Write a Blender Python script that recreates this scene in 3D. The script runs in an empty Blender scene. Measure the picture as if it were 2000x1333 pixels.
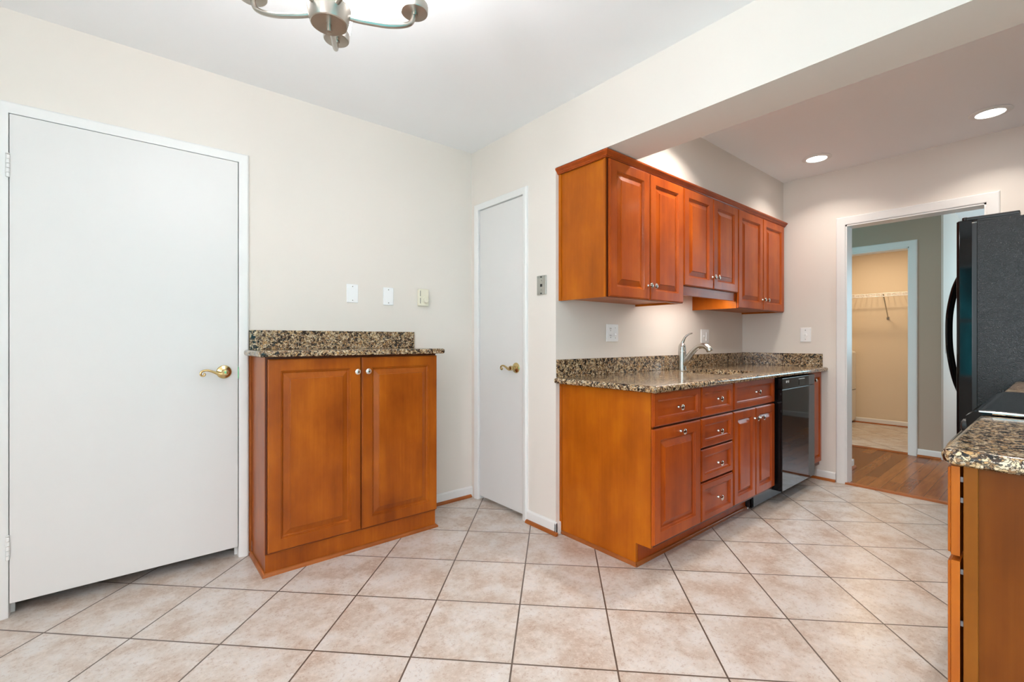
import bpy, bmesh, math, random
from mathutils import Vector, Matrix
C = bpy.context.scene.collection
SC = bpy.context.scene
PI = math.pi
random.seed(3)

# ------------------------------------------------------------------ camera
cam = bpy.data.cameras.new('camera')
cam.sensor_width = 36
cam.lens = 901.4 * 36 / 2000
cam.shift_y = -2.4 / 2000
cam.clip_start = 0.02
camo = bpy.data.objects.new('camera', cam)
camo.location = (0, 0, 1.125)
camo.rotation_euler = (PI / 2, 0, math.radians(50.243) - PI / 2)
C.objects.link(camo)
SC.camera = camo

# ------------------------------------------------------------------ exposure
vs = SC.view_settings
vs.view_transform = 'Standard'
vs.look = 'None'
vs.exposure = 0.57
vs.gamma = 1.0
vs.use_curve_mapping = False
SC.cycles.use_denoising = True
SC.cycles.max_bounces = 10
SC.cycles.diffuse_bounces = 6
SC.cycles.sample_clamp_indirect = 6

# ------------------------------------------------------------------ node helpers
def newmat(name):
    m = bpy.data.materials.new(name)
    m.use_nodes = True
    nt = m.node_tree
    nt.nodes.clear()
    out = nt.nodes.new('ShaderNodeOutputMaterial')
    b = nt.nodes.new('ShaderNodeBsdfPrincipled')
    nt.links.new(b.outputs[0], out.inputs[0])
    return m, nt, b

def nd(nt, typ, inp=None, **kw):
    n = nt.nodes.new(typ)
    for k, v in kw.items():
        setattr(n, k, v)
    for k, v in (inp or {}).items():
        if isinstance(v, bpy.types.NodeSocket):
            nt.links.new(v, n.inputs[k])
        else:
            n.inputs[k].default_value = v
    return n

def ramp(nt, fac, stops, mode='LINEAR'):
    r = nt.nodes.new('ShaderNodeValToRGB')
    r.color_ramp.interpolation = mode
    el = r.color_ramp.elements
    while len(el) > len(stops):
        el.remove(el[-1])
    while len(el) < len(stops):
        el.new(0.5)
    for e, (p, c) in zip(el, stops):
        e.position = p
        e.color = (*c, 1) if len(c) == 3 else c
    nt.links.new(fac, r.inputs[0])
    return r.outputs[0]

def mathn(nt, op, a, b=0.0, c=0.0):
    n = nt.nodes.new('ShaderNodeMath')
    n.operation = op
    for i, v in enumerate((a, b, c)):
        if isinstance(v, bpy.types.NodeSocket):
            nt.links.new(v, n.inputs[i])
        else:
            n.inputs[i].default_value = v
    return n.outputs[0]

def mixc(nt, fac, a, b, mode='MIX'):
    n = nt.nodes.new('ShaderNodeMix')
    n.data_type = 'RGBA'
    n.blend_type = mode
    n.clamp_factor = True
    for i, v in ((0, fac), (6, a), (7, b)):
        if isinstance(v, bpy.types.NodeSocket):
            nt.links.new(v, n.inputs[i])
        elif i == 0:
            n.inputs[0].default_value = v
        else:
            n.inputs[i].default_value = (*v, 1)
    return n.outputs[2]

def objco(nt, scale=(1, 1, 1), rot=(0, 0, 0), loc=(0, 0, 0)):
    t = nd(nt, 'ShaderNodeTexCoord')
    m = nd(nt, 'ShaderNodeMapping', {'Scale': scale, 'Rotation': rot, 'Location': loc, 'Vector': t.outputs['Object']})
    return m.outputs[0]

def noise(nt, vec, scale, detail=4, rough=0.55, out=0):
    return nd(nt, 'ShaderNodeTexNoise', {'Vector': vec, 'Scale': scale, 'Detail': detail, 'Roughness': rough}).outputs[out]

def bump(nt, b, h, strength, dist):
    n = nd(nt, 'ShaderNodeBump', {'Height': h, 'Strength': strength, 'Distance': dist})
    nt.links.new(n.outputs[0], b.inputs['Normal'])

def plain(name, col, rough=0.5, metal=0.0, spec=0.5, bumpy=0.0, bscale=300, var=0.03, coat=0.0):
    m, nt, b = newmat(name)
    v = objco(nt)
    n = noise(nt, v, 6, 3)
    c = mixc(nt, n, [x * (1 - var) for x in col], [min(1, x * (1 + var)) for x in col])
    nt.links.new(c, b.inputs['Base Color'])
    b.inputs['Roughness'].default_value = rough
    b.inputs['Metallic'].default_value = metal
    b.inputs['Specular IOR Level'].default_value = spec
    b.inputs['Coat Weight'].default_value = coat
    if bumpy:
        bump(nt, b, noise(nt, v, bscale, 3), bumpy, 0.002)
    return m

# ------------------------------------------------------------------ world: sky over garden greenery (seen only through the windows)
w = bpy.data.worlds.new('outdoors')
SC.world = w
w.use_nodes = True
nt = w.node_tree
nt.nodes.clear()
wo = nt.nodes.new('ShaderNodeOutputWorld')
bg = nt.nodes.new('ShaderNodeBackground')
tc = nd(nt, 'ShaderNodeTexCoord')
sep = nd(nt, 'ShaderNodeSeparateXYZ', {0: tc.outputs['Generated']})
nz = noise(nt, tc.outputs['Generated'], 14, 6, 0.65)
leaf = ramp(nt, nz, [(0.32, (0.005, 0.06, 0.075)), (0.5, (0.02, 0.28, 0.34)), (0.62, (0.06, 0.56, 0.64)), (0.75, (0.55, 0.9, 0.95))])
skyc = mixc(nt, mathn(nt, 'MULTIPLY', mathn(nt, 'SUBTRACT', sep.outputs[2], 0.16), 8.0), leaf, (0.62, 0.66, 0.70))
nt.links.new(skyc, bg.inputs[0])
bg.inputs[1].default_value = 3.8
nt.links.new(bg.outputs[0], wo.inputs[0])

# ------------------------------------------------------------------ lights (daylight at the windows; patio door and rear one are added)
def area(name, loc, rot, sx, sy, power, col, shape='RECTANGLE', spread=180):
    l = bpy.data.lights.new(name, 'AREA')
    l.shape = shape
    l.size = sx
    l.size_y = sy
    l.energy = power
    l.color = col
    l.spread = math.radians(spread)
    o = bpy.data.objects.new(name, l)
    o.location = loc
    o.rotation_euler = rot
    C.objects.link(o)
    return o

DAY = (1.0, 0.925, 0.985)
# added unseen patio door in the right-hand wall, light comes in along +y
area('added_patio_daylight', (0.66, -0.72, 1.05), (PI / 2, 0, PI), 1.0, 1.9, 42, DAY)
# added unseen rear window, light comes in along +x
area('added_rear_daylight', (-1.82, -.28, 1.35), (PI / 2, 0, -PI / 2), 0.5, 1.5, 37, DAY)
# hall window
area('daylight_hall_window', (7.60, -.45, 1.5), (PI / 2, 0, PI / 2), 1.3, 1.2, 15, (0.80, 0.88, 1.0))

# ------------------------------------------------------------------ materials
def wall_mat(name, col):
    m, nt, b = newmat(name)
    v = objco(nt)
    c = mixc(nt, noise(nt, v, 1.3, 3), [x * 0.985 for x in col], [x * 1.015 for x in col])
    nt.links.new(c, b.inputs['Base Color'])
    b.inputs['Roughness'].default_value = 0.75
    b.inputs['Specular IOR Level'].default_value = 0.3
    bump(nt, b, noise(nt, v, 260, 3), 0.06, 0.002)
    return m

PAINT = wall_mat('beige_wall_paint', (0.785, 0.732, 0.672))
CEIL = wall_mat('white_ceiling_paint', (0.90, 0.905, 0.92))
HALLP = wall_mat('dimmed_hall_paint', (0.45, 0.36, 0.28))  # beige wall paint darkened, the hall's low light put into its colour
CLOSETP = wall_mat('closet_wall_paint', (0.78, 0.66, 0.50))
TRIM = plain('white_trim_paint', (0.81, 0.805, 0.79), 0.35, spec=0.45, var=0.01)
DOORP = plain('white_door_paint', (0.735, 0.725, 0.71), 0.38, spec=0.45, var=0.012, bumpy=0.03, bscale=120)
KNOBM = plain('polished_nickel_knob', (0.74, 0.72, 0.69), 0.17, 1.0, var=0.02)
NICKEL = plain('satin_nickel', (0.52, 0.48, 0.43), 0.3, 1.0, var=0.02)
STEEL = plain('brushed_steel', (0.50, 0.49, 0.465), 0.26, 1.0, var=0.03)
CHROME = plain('chrome_rim', (0.75, 0.75, 0.76), 0.12, 1.0, var=0.01)
BRASS = plain('polished_brass', (0.60, 0.45, 0.21), 0.2, 1.0, var=0.03)
DARKSLOT = plain('dark_slot', (0.02, 0.02, 0.02), 0.6)
WPLASTIC = plain('white_plastic', (0.92, 0.925, 0.93), 0.35, var=0.01)
CREAMP = plain('cream_plastic', (0.80, 0.76, 0.62), 0.4, var=0.01)
PHONEP = plain('grey_metal_plate', (0.48, 0.48, 0.44), 0.35, 0.85, var=0.03)
BLACKGLOSS = plain('gloss_black_plastic', (0.005, 0.005, 0.0055), 0.05, spec=0.30, var=0.1)
BLACKSAT = plain('satin_black_plastic', (0.014, 0.014, 0.015), 0.3, var=0.1)
GLASSTOP = plain('black_ceramic_glass', (0.008, 0.010, 0.010), 0.05, spec=0.6, var=0.1)
WASHW = plain('white_appliance_enamel', (0.78, 0.75, 0.70), 0.3, var=0.01)
BUMPERM = plain('grey_rubber_bumper', (0.16, 0.16, 0.165), 0.5)
DISPLAY = plain('display_glass', (0.004, 0.004, 0.004), 0.04, var=0.0)

def fridge_side():
    m, nt, b = newmat('pebbled_black_metal')
    v = objco(nt)
    b.inputs['Base Color'].default_value = (0.003, 0.006, 0.0065, 1)
    b.inputs['Roughness'].default_value = 0.16
    b.inputs['Specular IOR Level'].default_value = 0.42
    n1 = noise(nt, v, 105, 3, 0.6)
    ridge = mathn(nt, 'SUBTRACT', 1.0, mathn(nt, 'ABSOLUTE', mathn(nt, 'SUBTRACT', mathn(nt, 'MULTIPLY', n1, 5.0), 2.5)))
    h = mathn(nt, 'ADD', mathn(nt, 'MAXIMUM', ridge, 0.0), mathn(nt, 'MULTIPLY', noise(nt, v, 300, 2), 0.4))
    bump(nt, b, h, 0.75, 0.0008)
    return m
PEBBLE = fridge_side()

def wood(name, dark, mid, light, grain='z', rough=0.36, coat=0.18, spec=0.2):
    m, nt, b = newmat(name)
    sc = {'z': (9, 9, 0.9), 'x': (0.9, 9, 9), 'y': (9, 0.9, 9)}[grain]
    info = nd(nt, 'ShaderNodeObjectInfo')
    off = mathn(nt, 'MULTIPLY', info.outputs['Random'], 37.0)
    t = nd(nt, 'ShaderNodeTexCoord')
    add = nd(nt, 'ShaderNodeVectorMath', {0: t.outputs['Object'], 1: off}, operation='ADD')
    v = nd(nt, 'ShaderNodeMapping', {'Vector': add.outputs[0], 'Scale': sc}).outputs[0]
    fine = nd(nt, 'ShaderNodeMapping', {'Vector': add.outputs[0], 'Scale': tuple(s * 9 if s > 1 else s * 2.5 for s in sc)}).outputs[0]
    n1 = noise(nt, v, 0.9, 5, 0.6)
    n2 = noise(nt, fine, 1.3, 4, 0.6)
    n3 = noise(nt, nd(nt, 'ShaderNodeMapping', {'Vector': add.outputs[0], 'Scale': (5.5, 5.5, 3.2)}).outputs[0], 1.0, 4, 0.55)
    f = mathn(nt, 'ADD', mathn(nt, 'MULTIPLY', n1, 0.42), mathn(nt, 'ADD', mathn(nt, 'MULTIPLY', n2, 0.10), mathn(nt, 'MULTIPLY', n3, 0.48)))
    c = ramp(nt, f, [(0.36, dark), (0.5, mid), (0.62, light)])
    nt.links.new(c, b.inputs['Base Color'])
    b.inputs['Roughness'].default_value = rough
    b.inputs['Coat Weight'].default_value = coat
    b.inputs['Specular IOR Level'].default_value = spec
    b.inputs['Coat Roughness'].default_value = 0.14
    bump(nt, b, n2, 0.04, 0.001)
    return m

W_DOOR = wood('maple_cinnamon_door', (0.22, 0.044, 0.003), (0.335, 0.077, 0.0045), (0.44, 0.116, 0.007))
W_SIDE = wood('maple_golden_side_panel', (0.31, 0.068, 0.001), (0.42, 0.099, 0.002), (0.51, 0.138, 0.003), rough=0.42, coat=.12)
W_RED = wood('maple_reddish_door', (0.27, 0.042, 0.004), (0.41, 0.072, 0.006), (0.52, 0.106, 0.009))
W_REDX = wood('maple_reddish_drawer', (0.25, 0.039, 0.004), (0.38, 0.064, 0.006), (0.48, 0.094, 0.009), grain='x')
W_MOLDX = wood('wood_moulding', (0.25, 0.068, 0.015), (0.33, 0.095, 0.02), (0.42, 0.13, 0.03), grain='x')
W_MOLDY = wood('wood_moulding_cross', (0.25, 0.068, 0.015), (0.33, 0.095, 0.02), (0.42, 0.13, 0.03), grain='y')
W_DARK = wood('dark_wood_gap_shade', (0.09, 0.018, 0.006), (0.12, 0.026, 0.008), (0.16, 0.036, 0.01))  # darkened wood: carcasses, toe boards and the painted shade in door gaps
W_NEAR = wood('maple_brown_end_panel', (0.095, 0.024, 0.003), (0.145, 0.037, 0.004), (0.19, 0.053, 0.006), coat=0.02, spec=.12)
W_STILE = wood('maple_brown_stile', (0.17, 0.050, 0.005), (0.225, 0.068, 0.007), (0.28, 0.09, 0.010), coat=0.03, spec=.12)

def granite():
    m, nt, b = newmat('speckled_brown_granite')
    v = objco(nt)
    wv = noise(nt, v, 45, 3, 0.6, out=1)
    wob = nd(nt, 'ShaderNodeVectorMath', {0: wv, 1: (0.5, 0.5, 0.5)}, operation='SUBTRACT')
    wob2 = nd(nt, 'ShaderNodeVectorMath', {0: wob.outputs[0], 'Scale': 0.032}, operation='SCALE')
    vv = nd(nt, 'ShaderNodeVectorMath', {0: v, 1: wob2.outputs[0]}, operation='ADD').outputs[0]
    vo = nd(nt, 'ShaderNodeTexVoronoi', {'Vector': vv, 'Scale': 96.0})
    sepc = nd(nt, 'ShaderNodeSeparateColor', {0: vo.outputs['Color']})
    big = noise(nt, v, 14, 3, 0.6)
    key = mathn(nt, 'ADD', mathn(nt, 'MULTIPLY', sepc.outputs[0], 0.8), mathn(nt, 'MULTIPLY', mathn(nt, 'SUBTRACT', big, 0.4), 0.75))
    col = ramp(nt, key, [(0.0, (0.012, 0.010, 0.009)), (0.16, (0.05, 0.028, 0.016)), (0.25, (0.24, 0.135, 0.065)),
                         (0.38, (0.50, 0.34, 0.175)), (0.56, (0.66, 0.51, 0.32)), (0.74, (0.50, 0.29, 0.12)), (0.80, (0.36, 0.22, 0.12)), (0.88, (0.68, 0.56, 0.39))], 'CONSTANT')
    ed = nd(nt, 'ShaderNodeTexVoronoi', {'Vector': vv, 'Scale': 96.0}, feature='DISTANCE_TO_EDGE')
    em = mathn(nt, 'LESS_THAN', ed.outputs[0], mathn(nt, 'MULTIPLY', noise(nt, v, 60, 2), 0.16))
    c2 = mixc(nt, mathn(nt, 'MULTIPLY', em, 0.8), col, (0.03, 0.02, 0.014))
    fine = nd(nt, 'ShaderNodeTexVoronoi', {'Vector': vv, 'Scale': 260.0})
    sf = nd(nt, 'ShaderNodeSeparateColor', {0: fine.outputs['Color']})
    dk = mathn(nt, 'LESS_THAN', sf.outputs[1], 0.13)
    c3 = mixc(nt, mathn(nt, 'MULTIPLY', dk, 0.85), c2, (0.018, 0.013, 0.012))
    lt = mathn(nt, 'GREATER_THAN', sf.outputs[1], 0.9)
    c4 = mixc(nt, mathn(nt, 'MULTIPLY', lt, 0.6), c3, (0.66, 0.55, 0.42))
    nt.links.new(c4, b.inputs['Base Color'])
    b.inputs['Roughness'].default_value = 0.12
    b.inputs['Specular IOR Level'].default_value = 0.5
    return m
GRANITE = granite()

def tile():
    m, nt, b = newmat('diagonal_ceramic_tile')
    t = nd(nt, 'ShaderNodeTexCoord')
    S = 0.36087
    a = math.radians(44.858)
    sub = nd(nt, 'ShaderNodeVectorMath', {0: t.outputs['Object'], 1: (1.5355, 1.7403, 0)}, operation='SUBTRACT')
    rot = nd(nt, 'ShaderNodeVectorRotate', {'Vector': sub.outputs[0], 'Angle': -a}, rotation_type='Z_AXIS')
    scl = nd(nt, 'ShaderNodeVectorMath', {0: rot.outputs[0], 'Scale': 1 / S}, operation='SCALE')
    s = nd(nt, 'ShaderNodeSeparateXYZ', {0: scl.outputs[0]})
    def dist(o):
        f = mathn(nt, 'FRACT', o)
        return mathn(nt, 'MINIMUM', f, mathn(nt, 'SUBTRACT', 1.0, f))
    d = mathn(nt, 'MINIMUM', dist(s.outputs[0]), dist(s.outputs[1]))
    gw = 0.0031 / S
    grout = mathn(nt, 'LESS_THAN', d, gw)
    fl = nd(nt, 'ShaderNodeVectorMath', {0: scl.outputs[0]}, operation='FLOOR')
    wn = nd(nt, 'ShaderNodeTexWhiteNoise', {'Vector': fl.outputs[0]})
    offs = nd(nt, 'ShaderNodeVectorMath', {0: wn.outputs['Color'], 'Scale': 9.0}, operation='SCALE')
    pv = nd(nt, 'ShaderNodeVectorMath', {0: t.outputs['Object'], 1: offs.outputs[0]}, operation='ADD').outputs[0]
    n1 = noise(nt, pv, 7, 5, 0.62)
    n2 = noise(nt, pv, 55, 4, 0.65)
    n3 = noise(nt, pv, 160, 3, 0.6)
    base = ramp(nt, n1, [(0.36, (0.51, 0.41, 0.335)), (0.5, (0.60, 0.535, 0.475)), (0.62, (0.66, 0.625, 0.59))])
    sp = mathn(nt, 'MULTIPLY', mathn(nt, 'GREATER_THAN', mathn(nt, 'ADD', mathn(nt, 'MULTIPLY', n2, 0.6), mathn(nt, 'MULTIPLY', n3, 0.4)), 0.565), 0.42)
    sp2 = mathn(nt, 'MULTIPLY', sp, mathn(nt, 'SUBTRACT', 1.35, n1))
    c = mixc(nt, sp2, base, (0.36, 0.21, 0.14))
    pale = mathn(nt, 'MULTIPLY', mathn(nt, 'LESS_THAN', n2, 0.42), 0.35)
    c = mixc(nt, pale, c, (0.74, 0.66, 0.59))
    c = mixc(nt, grout, c, (0.115, 0.08, 0.06))
    nt.links.new(c, b.inputs['Base Color'])
    b.inputs['Roughness'].default_value = 0.3
    b.inputs['Specular IOR Level'].default_value = 0.5
    h = mathn(nt, 'ADD', mathn(nt, 'MULTIPLY', mathn(nt, 'SUBTRACT', 1.0, grout), 1.0), mathn(nt, 'MULTIPLY', n2, 0.25))
    bump(nt, b, h, 0.2, 0.002)
    return m
TILE = tile()

def hardwood():
    m, nt, b = newmat('reddish_hardwood_planks')
    t = nd(nt, 'ShaderNodeTexCoord')
    s = nd(nt, 'ShaderNodeSeparateXYZ', {0: t.outputs['Object']})
    W = 0.082
    py = mathn(nt, 'DIVIDE', s.outputs[1], W)
    row = mathn(nt, 'FLOOR', py)
    wn = nd(nt, 'ShaderNodeTexWhiteNoise', {'W': row}, noise_dimensions='1D')
    px = mathn(nt, 'ADD', mathn(nt, 'DIVIDE', s.outputs[0], 0.9), mathn(nt, 'MULTIPLY', wn.outputs['Value'], 7.0))
    cell = nd(nt, 'ShaderNodeCombineXYZ', {0: mathn(nt, 'FLOOR', px), 1: row, 2: 0.0})
    w2 = nd(nt, 'ShaderNodeTexWhiteNoise', {'Vector': cell.outputs[0]})
    v = nd(nt, 'ShaderNodeMapping', {'Vector': t.outputs['Object'], 'Scale': (2, 22, 1)}).outputs[0]
    g = noise(nt, v, 2.0, 5, 0.6)
    f = mathn(nt, 'ADD', mathn(nt, 'MULTIPLY', w2.outputs['Value'], 0.4), mathn(nt, 'MULTIPLY', g, 0.6))
    c = ramp(nt, f, [(0.2, (0.12, 0.030, 0.006)), (0.5, (0.24, 0.070, 0.014)), (0.8, (0.37, 0.13, 0.030))])
    fr = mathn(nt, 'FRACT', py)
    seam = mathn(nt, 'LESS_THAN', fr, 0.03)
    c = mixc(nt, mathn(nt, 'MULTIPLY', seam, 0.7), c, (0.03, 0.01, 0.004))
    nt.links.new(c, b.inputs['Base Color'])
    b.inputs['Roughness'].default_value = 0.24
    b.inputs['Specular IOR Level'].default_value = 0.28
    return m
HARDWOOD = hardwood()

def emis(name, col, strength):
    m, nt, b = newmat(name)
    b.inputs['Base Color'].default_value = (0.9, 0.9, 0.88, 1)
    b.inputs['Emission Color'].default_value = (*col, 1)
    b.inputs['Emission Strength'].default_value = strength
    b.inputs['Roughness'].default_value = 0.4
    return m
LENS = emis('lit_lamp_lens', (1.0, 0.97, 0.93), 9.0)
SHADE = emis('lit_frosted_glass', (0.99, 0.965, 0.98), 13.5)
BULBM = emis('undercabinet_tube', (1.0, 0.95, 0.88), 3.0)

# ------------------------------------------------------------------ mesh helpers
def B():
    return bmesh.new()

def merge(bm, tmp):
    me = bpy.data.meshes.new('tmp')
    tmp.to_mesh(me)
    tmp.free()
    bm.from_mesh(me)
    bpy.data.meshes.remove(me)

def box(bm, x0, x1, y0, y1, z0, z1, bev=0.0, seg=2):
    t = bmesh.new()
    bmesh.ops.create_cube(t, size=1)
    for v in t.verts:
        v.co = Vector(((x0 + x1) / 2 + v.co.x * (x1 - x0), (y0 + y1) / 2 + v.co.y * (y1 - y0), (z0 + z1) / 2 + v.co.z * (z1 - z0)))
    if bev:
        bmesh.ops.bevel(t, geom=t.edges[:], offset=bev, segments=seg, profile=0.5, affect='EDGES')
    merge(bm, t)
    return bm

def rings(bm, loops, closed=True, cap0=True, cap1=True):
    """bridge successive vertex loops (lists of coords) into a skin"""
    vl = [[bm.verts.new(p) for p in lp] for lp in loops]
    n = len(vl[0])
    for a, b in zip(vl, vl[1:]):
        for i in range(n if closed else n - 1):
            j = (i + 1) % n
            try:
                bm.faces.new((a[i], a[j], b[j], b[i]))
            except ValueError:
                pass
    if cap0 and closed:
        bm.faces.new(vl[0][::-1])
    if cap1 and closed:
        bm.faces.new(vl[-1])
    return vl

def prism(bm, poly, axis, a0, a1):
    """extrude 2-D polygon along axis; poly coords are the other two axes in xyz order"""
    def p(q, a):
        return {'x': (a, q[0], q[1]), 'y': (q[0], a, q[1]), 'z': (q[0], q[1], a)}[axis]
    rings(bm, [[p(q, a0) for q in poly], [p(q, a1) for q in poly]])
    return bm

def frame_of(d):
    d = Vector(d).normalized()
    u = d.cross(Vector((0, 0, 1)))
    if u.length < 1e-4:
        u = Vector((1, 0, 0))
    u.normalize()
    return d, u, d.cross(u).normalized()

def lathe(bm, prof, org, d, seg=24, caps=True):
    d, u, v = frame_of(d)
    org = Vector(org)
    loops = []
    for r, h in prof:
        r = max(r, 1e-4)
        loops.append([org + d * h + u * (r * math.cos(2 * PI * k / seg)) + v * (r * math.sin(2 * PI * k / seg)) for k in range(seg)])
    rings(bm, loops, True, caps, caps)
    return bm

def catmull(pts, n=8):
    pts = [Vector(p) for p in pts]
    P = [2 * pts[0] - pts[1]] + pts + [2 * pts[-1] - pts[-2]]
    out = []
    for i in range(1, len(P) - 2):
        for k in range(n):
            t = k / n
            a, b, c, d = P[i - 1], P[i], P[i + 1], P[i + 2]
            out.append(0.5 * ((2 * b) + (c - a) * t + (2 * a - 5 * b + 4 * c - d) * t * t + (3 * b - 3 * c + d - a) * t ** 3))
    out.append(pts[-1])
    return out

def tube(bm, pts, rad, seg=12, n=8, flat=1.0):
    path = catmull(pts, n) if n > 1 else [Vector(p) for p in pts]
    N = len(path)
    if not isinstance(rad, (list, tuple)):
        rad = [rad, rad]
    loops = []
    up = None
    for i, p in enumerate(path):
        d = (path[min(i + 1, N - 1)] - path[max(i - 1, 0)]).normalized()
        if up is None:
            _, u, v = frame_of(d)
        else:
            u = (up - d * up.dot(d)).normalized()
            v = d.cross(u).normalized()
        up = u
        f = i / (N - 1) * (len(rad) - 1)
        k = min(int(f), len(rad) - 2)
        r = rad[k] + (rad[k + 1] - rad[k]) * (f - k)
        loops.append([p + u * (r * math.cos(2 * PI * q / seg)) + v * (r * flat * math.sin(2 * PI * q / seg)) for q in range(seg)])
    rings(bm, loops)
    return bm

def rrect(x0, x1, y0, y1, r, off=0.0, k=6):
    """rounded rectangle outline, inset by off; r = radius or 4 radii (x1y1, x0y1, x0y0, x1y0)"""
    r = r if isinstance(r, (list, tuple)) else (r,) * 4
    x0 += off; x1 -= off; y0 += off; y1 -= off
    out = []
    for (cx, cy, sx, sy, a0), rr in zip(((x1, y1, -1, -1, 0), (x0, y1, 1, -1, 90), (x0, y0, 1, 1, 180), (x1, y0, -1, 1, 270)), r):
        rr = max(rr - off, 0.0005)
        for i in range(k + 1):
            a = math.radians(a0 + 90 * i / k)
            out.append((cx + sx * rr + rr * math.cos(a), cy + sy * rr + rr * math.sin(a)))
    return out

def slab(bm, x0, x1, y0, y1, z0, z1, r=0.004, edge=0.012, hole=None):
    """stone slab with eased edges, optional rounded hole"""
    prof = [(edge * 0.7, z0), (edge * 0.2, z0 + edge * 0.3), (0, z0 + edge), (0, z1 - edge), (edge * 0.08, z1 - edge * 0.6), (edge * 0.3, z1 - edge * 0.3), (edge * 0.65, z1 - edge * 0.08), (edge, z1)]
    loops = [[(p[0], p[1], z) for p in rrect(x0, x1, y0, y1, r, o)] for o, z in prof]
    if not hole:
        rings(bm, loops)
        return bm
    vl = rings(bm, loops, True, False, False)
    hx0, hx1, hy0, hy1, hr = hole
    hl = rrect(hx0, hx1, hy0, hy1, hr)
    ht = [bm.verts.new((p[0], p[1], z1)) for p in hl]
    hb = [bm.verts.new((p[0], p[1], z0)) for p in hl]
    n = len(hl)
    for i in range(n):
        j = (i + 1) % n
        bm.faces.new((vl[-1][i], vl[-1][j], ht[j], ht[i]))
        bm.faces.new((ht[i], ht[j], hb[j], hb[i]))
        bm.faces.new((hb[i], hb[j], vl[0][j], vl[0][i]))
    return bm

RAISED = [(0, .006), (.0035, .0045), (.004, .0008), (.007, 0), (.0555, 0), (.0575, .0035), (.0610, .0040), (.0625, .0075), (.0665, .0120), (.0695, .0125), (.0960, .0045), (.0965, .0015), (.0985, .0005)]
RAISED_N = [(0, .006), (.0035, .0045), (.004, .0008), (.007, 0), (.048, 0), (.050, .0035), (.053, .0040), (.0545, .0075), (.058, .0120), (.060, .0125), (.080, .0045), (.0805, .0015), (.082, .0005)]
DRAWER = [(0, .006), (.0035, .0045), (.004, .0008), (.007, 0), (.0335, 0), (.0355, .0035), (.0385, .0040), (.041, .0080), (.046, .0105), (.048, .0108)]
SLIM = [(0, .006), (.0035, .0045), (.004, .0008), (.007, 0), (.040, 0), (.042, .0035), (.046, .0085), (.050, .0125), (.062, .0045), (.0625, .0015), (.064, .0005)]

def panel(bm, x0, x1, z0, z1, yf, t, prof, face=-1):
    loops = [[(x0, yf - face * t, z0), (x1, yf - face * t, z0), (x1, yf - face * t, z1), (x0, yf - face * t, z1)]]
    for o, d in prof:
        y = yf - face * d
        loops.append([(x0 + o, y, z0 + o), (x1 - o, y, z0 + o), (x1 - o, y, z1 - o), (x0 + o, y, z1 - o)])
    rings(bm, loops)
    return bm

WLOC = {}
def link(o, parent=None):
    C.objects.link(o)
    if parent is not None:
        o.parent = parent
    return o

def wl(o):
    """world position of an object (no rotations are used on roots except copies)"""
    p = Vector(o.location)
    while o.parent is not None:
        o = o.parent
        p += Vector(o.location)
    return p

def obj(name, bm, mat, parent=None, smooth=35, org=None):
    """link bm (built in world coordinates) as one mesh object"""
    bmesh.ops.remove_doubles(bm, verts=bm.verts[:], dist=1e-5)
    bmesh.ops.recalc_face_normals(bm, faces=bm.faces[:])
    if org is None:
        if parent is None:
            xs = [v.co for v in bm.verts]
            org = Vector(((min(c.x for c in xs) + max(c.x for c in xs)) / 2, (min(c.y for c in xs) + max(c.y for c in xs)) / 2, min(c.z for c in xs)))
        else:
            org = wl(parent)
    org = Vector(org)
    bmesh.ops.translate(bm, verts=bm.verts[:], vec=-org)
    me = bpy.data.meshes.new(name)
    bm.to_mesh(me)
    bm.free()
    me.materials.append(mat)
    if smooth:
        me.polygons.foreach_set('use_smooth', [True] * len(me.polygons))
        me.set_sharp_from_angle(angle=math.radians(smooth))
    o = bpy.data.objects.new(name, me)
    o.location = org - (wl(parent) if parent is not None else Vector((0, 0, 0)))
    if smooth:
        o.modifiers.new('weighted_normals', 'WEIGHTED_NORMAL').keep_sharp = True
    return link(o, parent)

def tag(o, label, cat, group=None):
    o['label'] = label
    o['category'] = cat
    if group:
        o['group'] = group
    return o

def thing(name, label, cat, loc=(0, 0, 0), group=None):
    o = bpy.data.objects.new(name, None)
    o.empty_display_size = 0.1
    o.location = loc
    C.objects.link(o)
    return tag(o, label, cat, group)

def struct(name, bm, mat, parent=None, org=(0, 0, 0)):
    o = obj(name, bm, mat, parent, org=None if parent is not None else org)
    if parent is None:
        o['kind'] = 'structure'
    return o

# ------------------------------------------------------------------ key dimensions
YA, XB, YC, XD, H = 2.745, 1.905, 1.893, 4.31, 2.467
XR, YR = -1.75, -0.62            # rear wall, right wall
HB = 2.122                       # header underside
XE = 5.87                        # closet wall across the hall

# ================================================================== STRUCTURE
struct('floor', box(B(), XR - .1, 4.33, YR - .1, YA + .9, -.08, 0), TILE)
struct('floor_hall', box(B(), 4.33, 9.0, -1.7, 3.2, -.08, 0), HARDWOOD)
struct('floor_closet', box(B(), 5.93, 8.0, .85, 2.9, 0, .004), TILE)
struct('ceiling', box(B(), XR - .1, XB + .01, YR - .1, YA + .9, H, H + .1), CEIL)
struct('ceiling_kitchen', box(B(), XB + .01, XD + .12, YR - .1, YC + .1, H, H + .1), CEIL)
struct('ceiling_hall', box(B(), XD + .12, 9.0, -1.7, 3.2, H, H + .1), CEIL)

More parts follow.
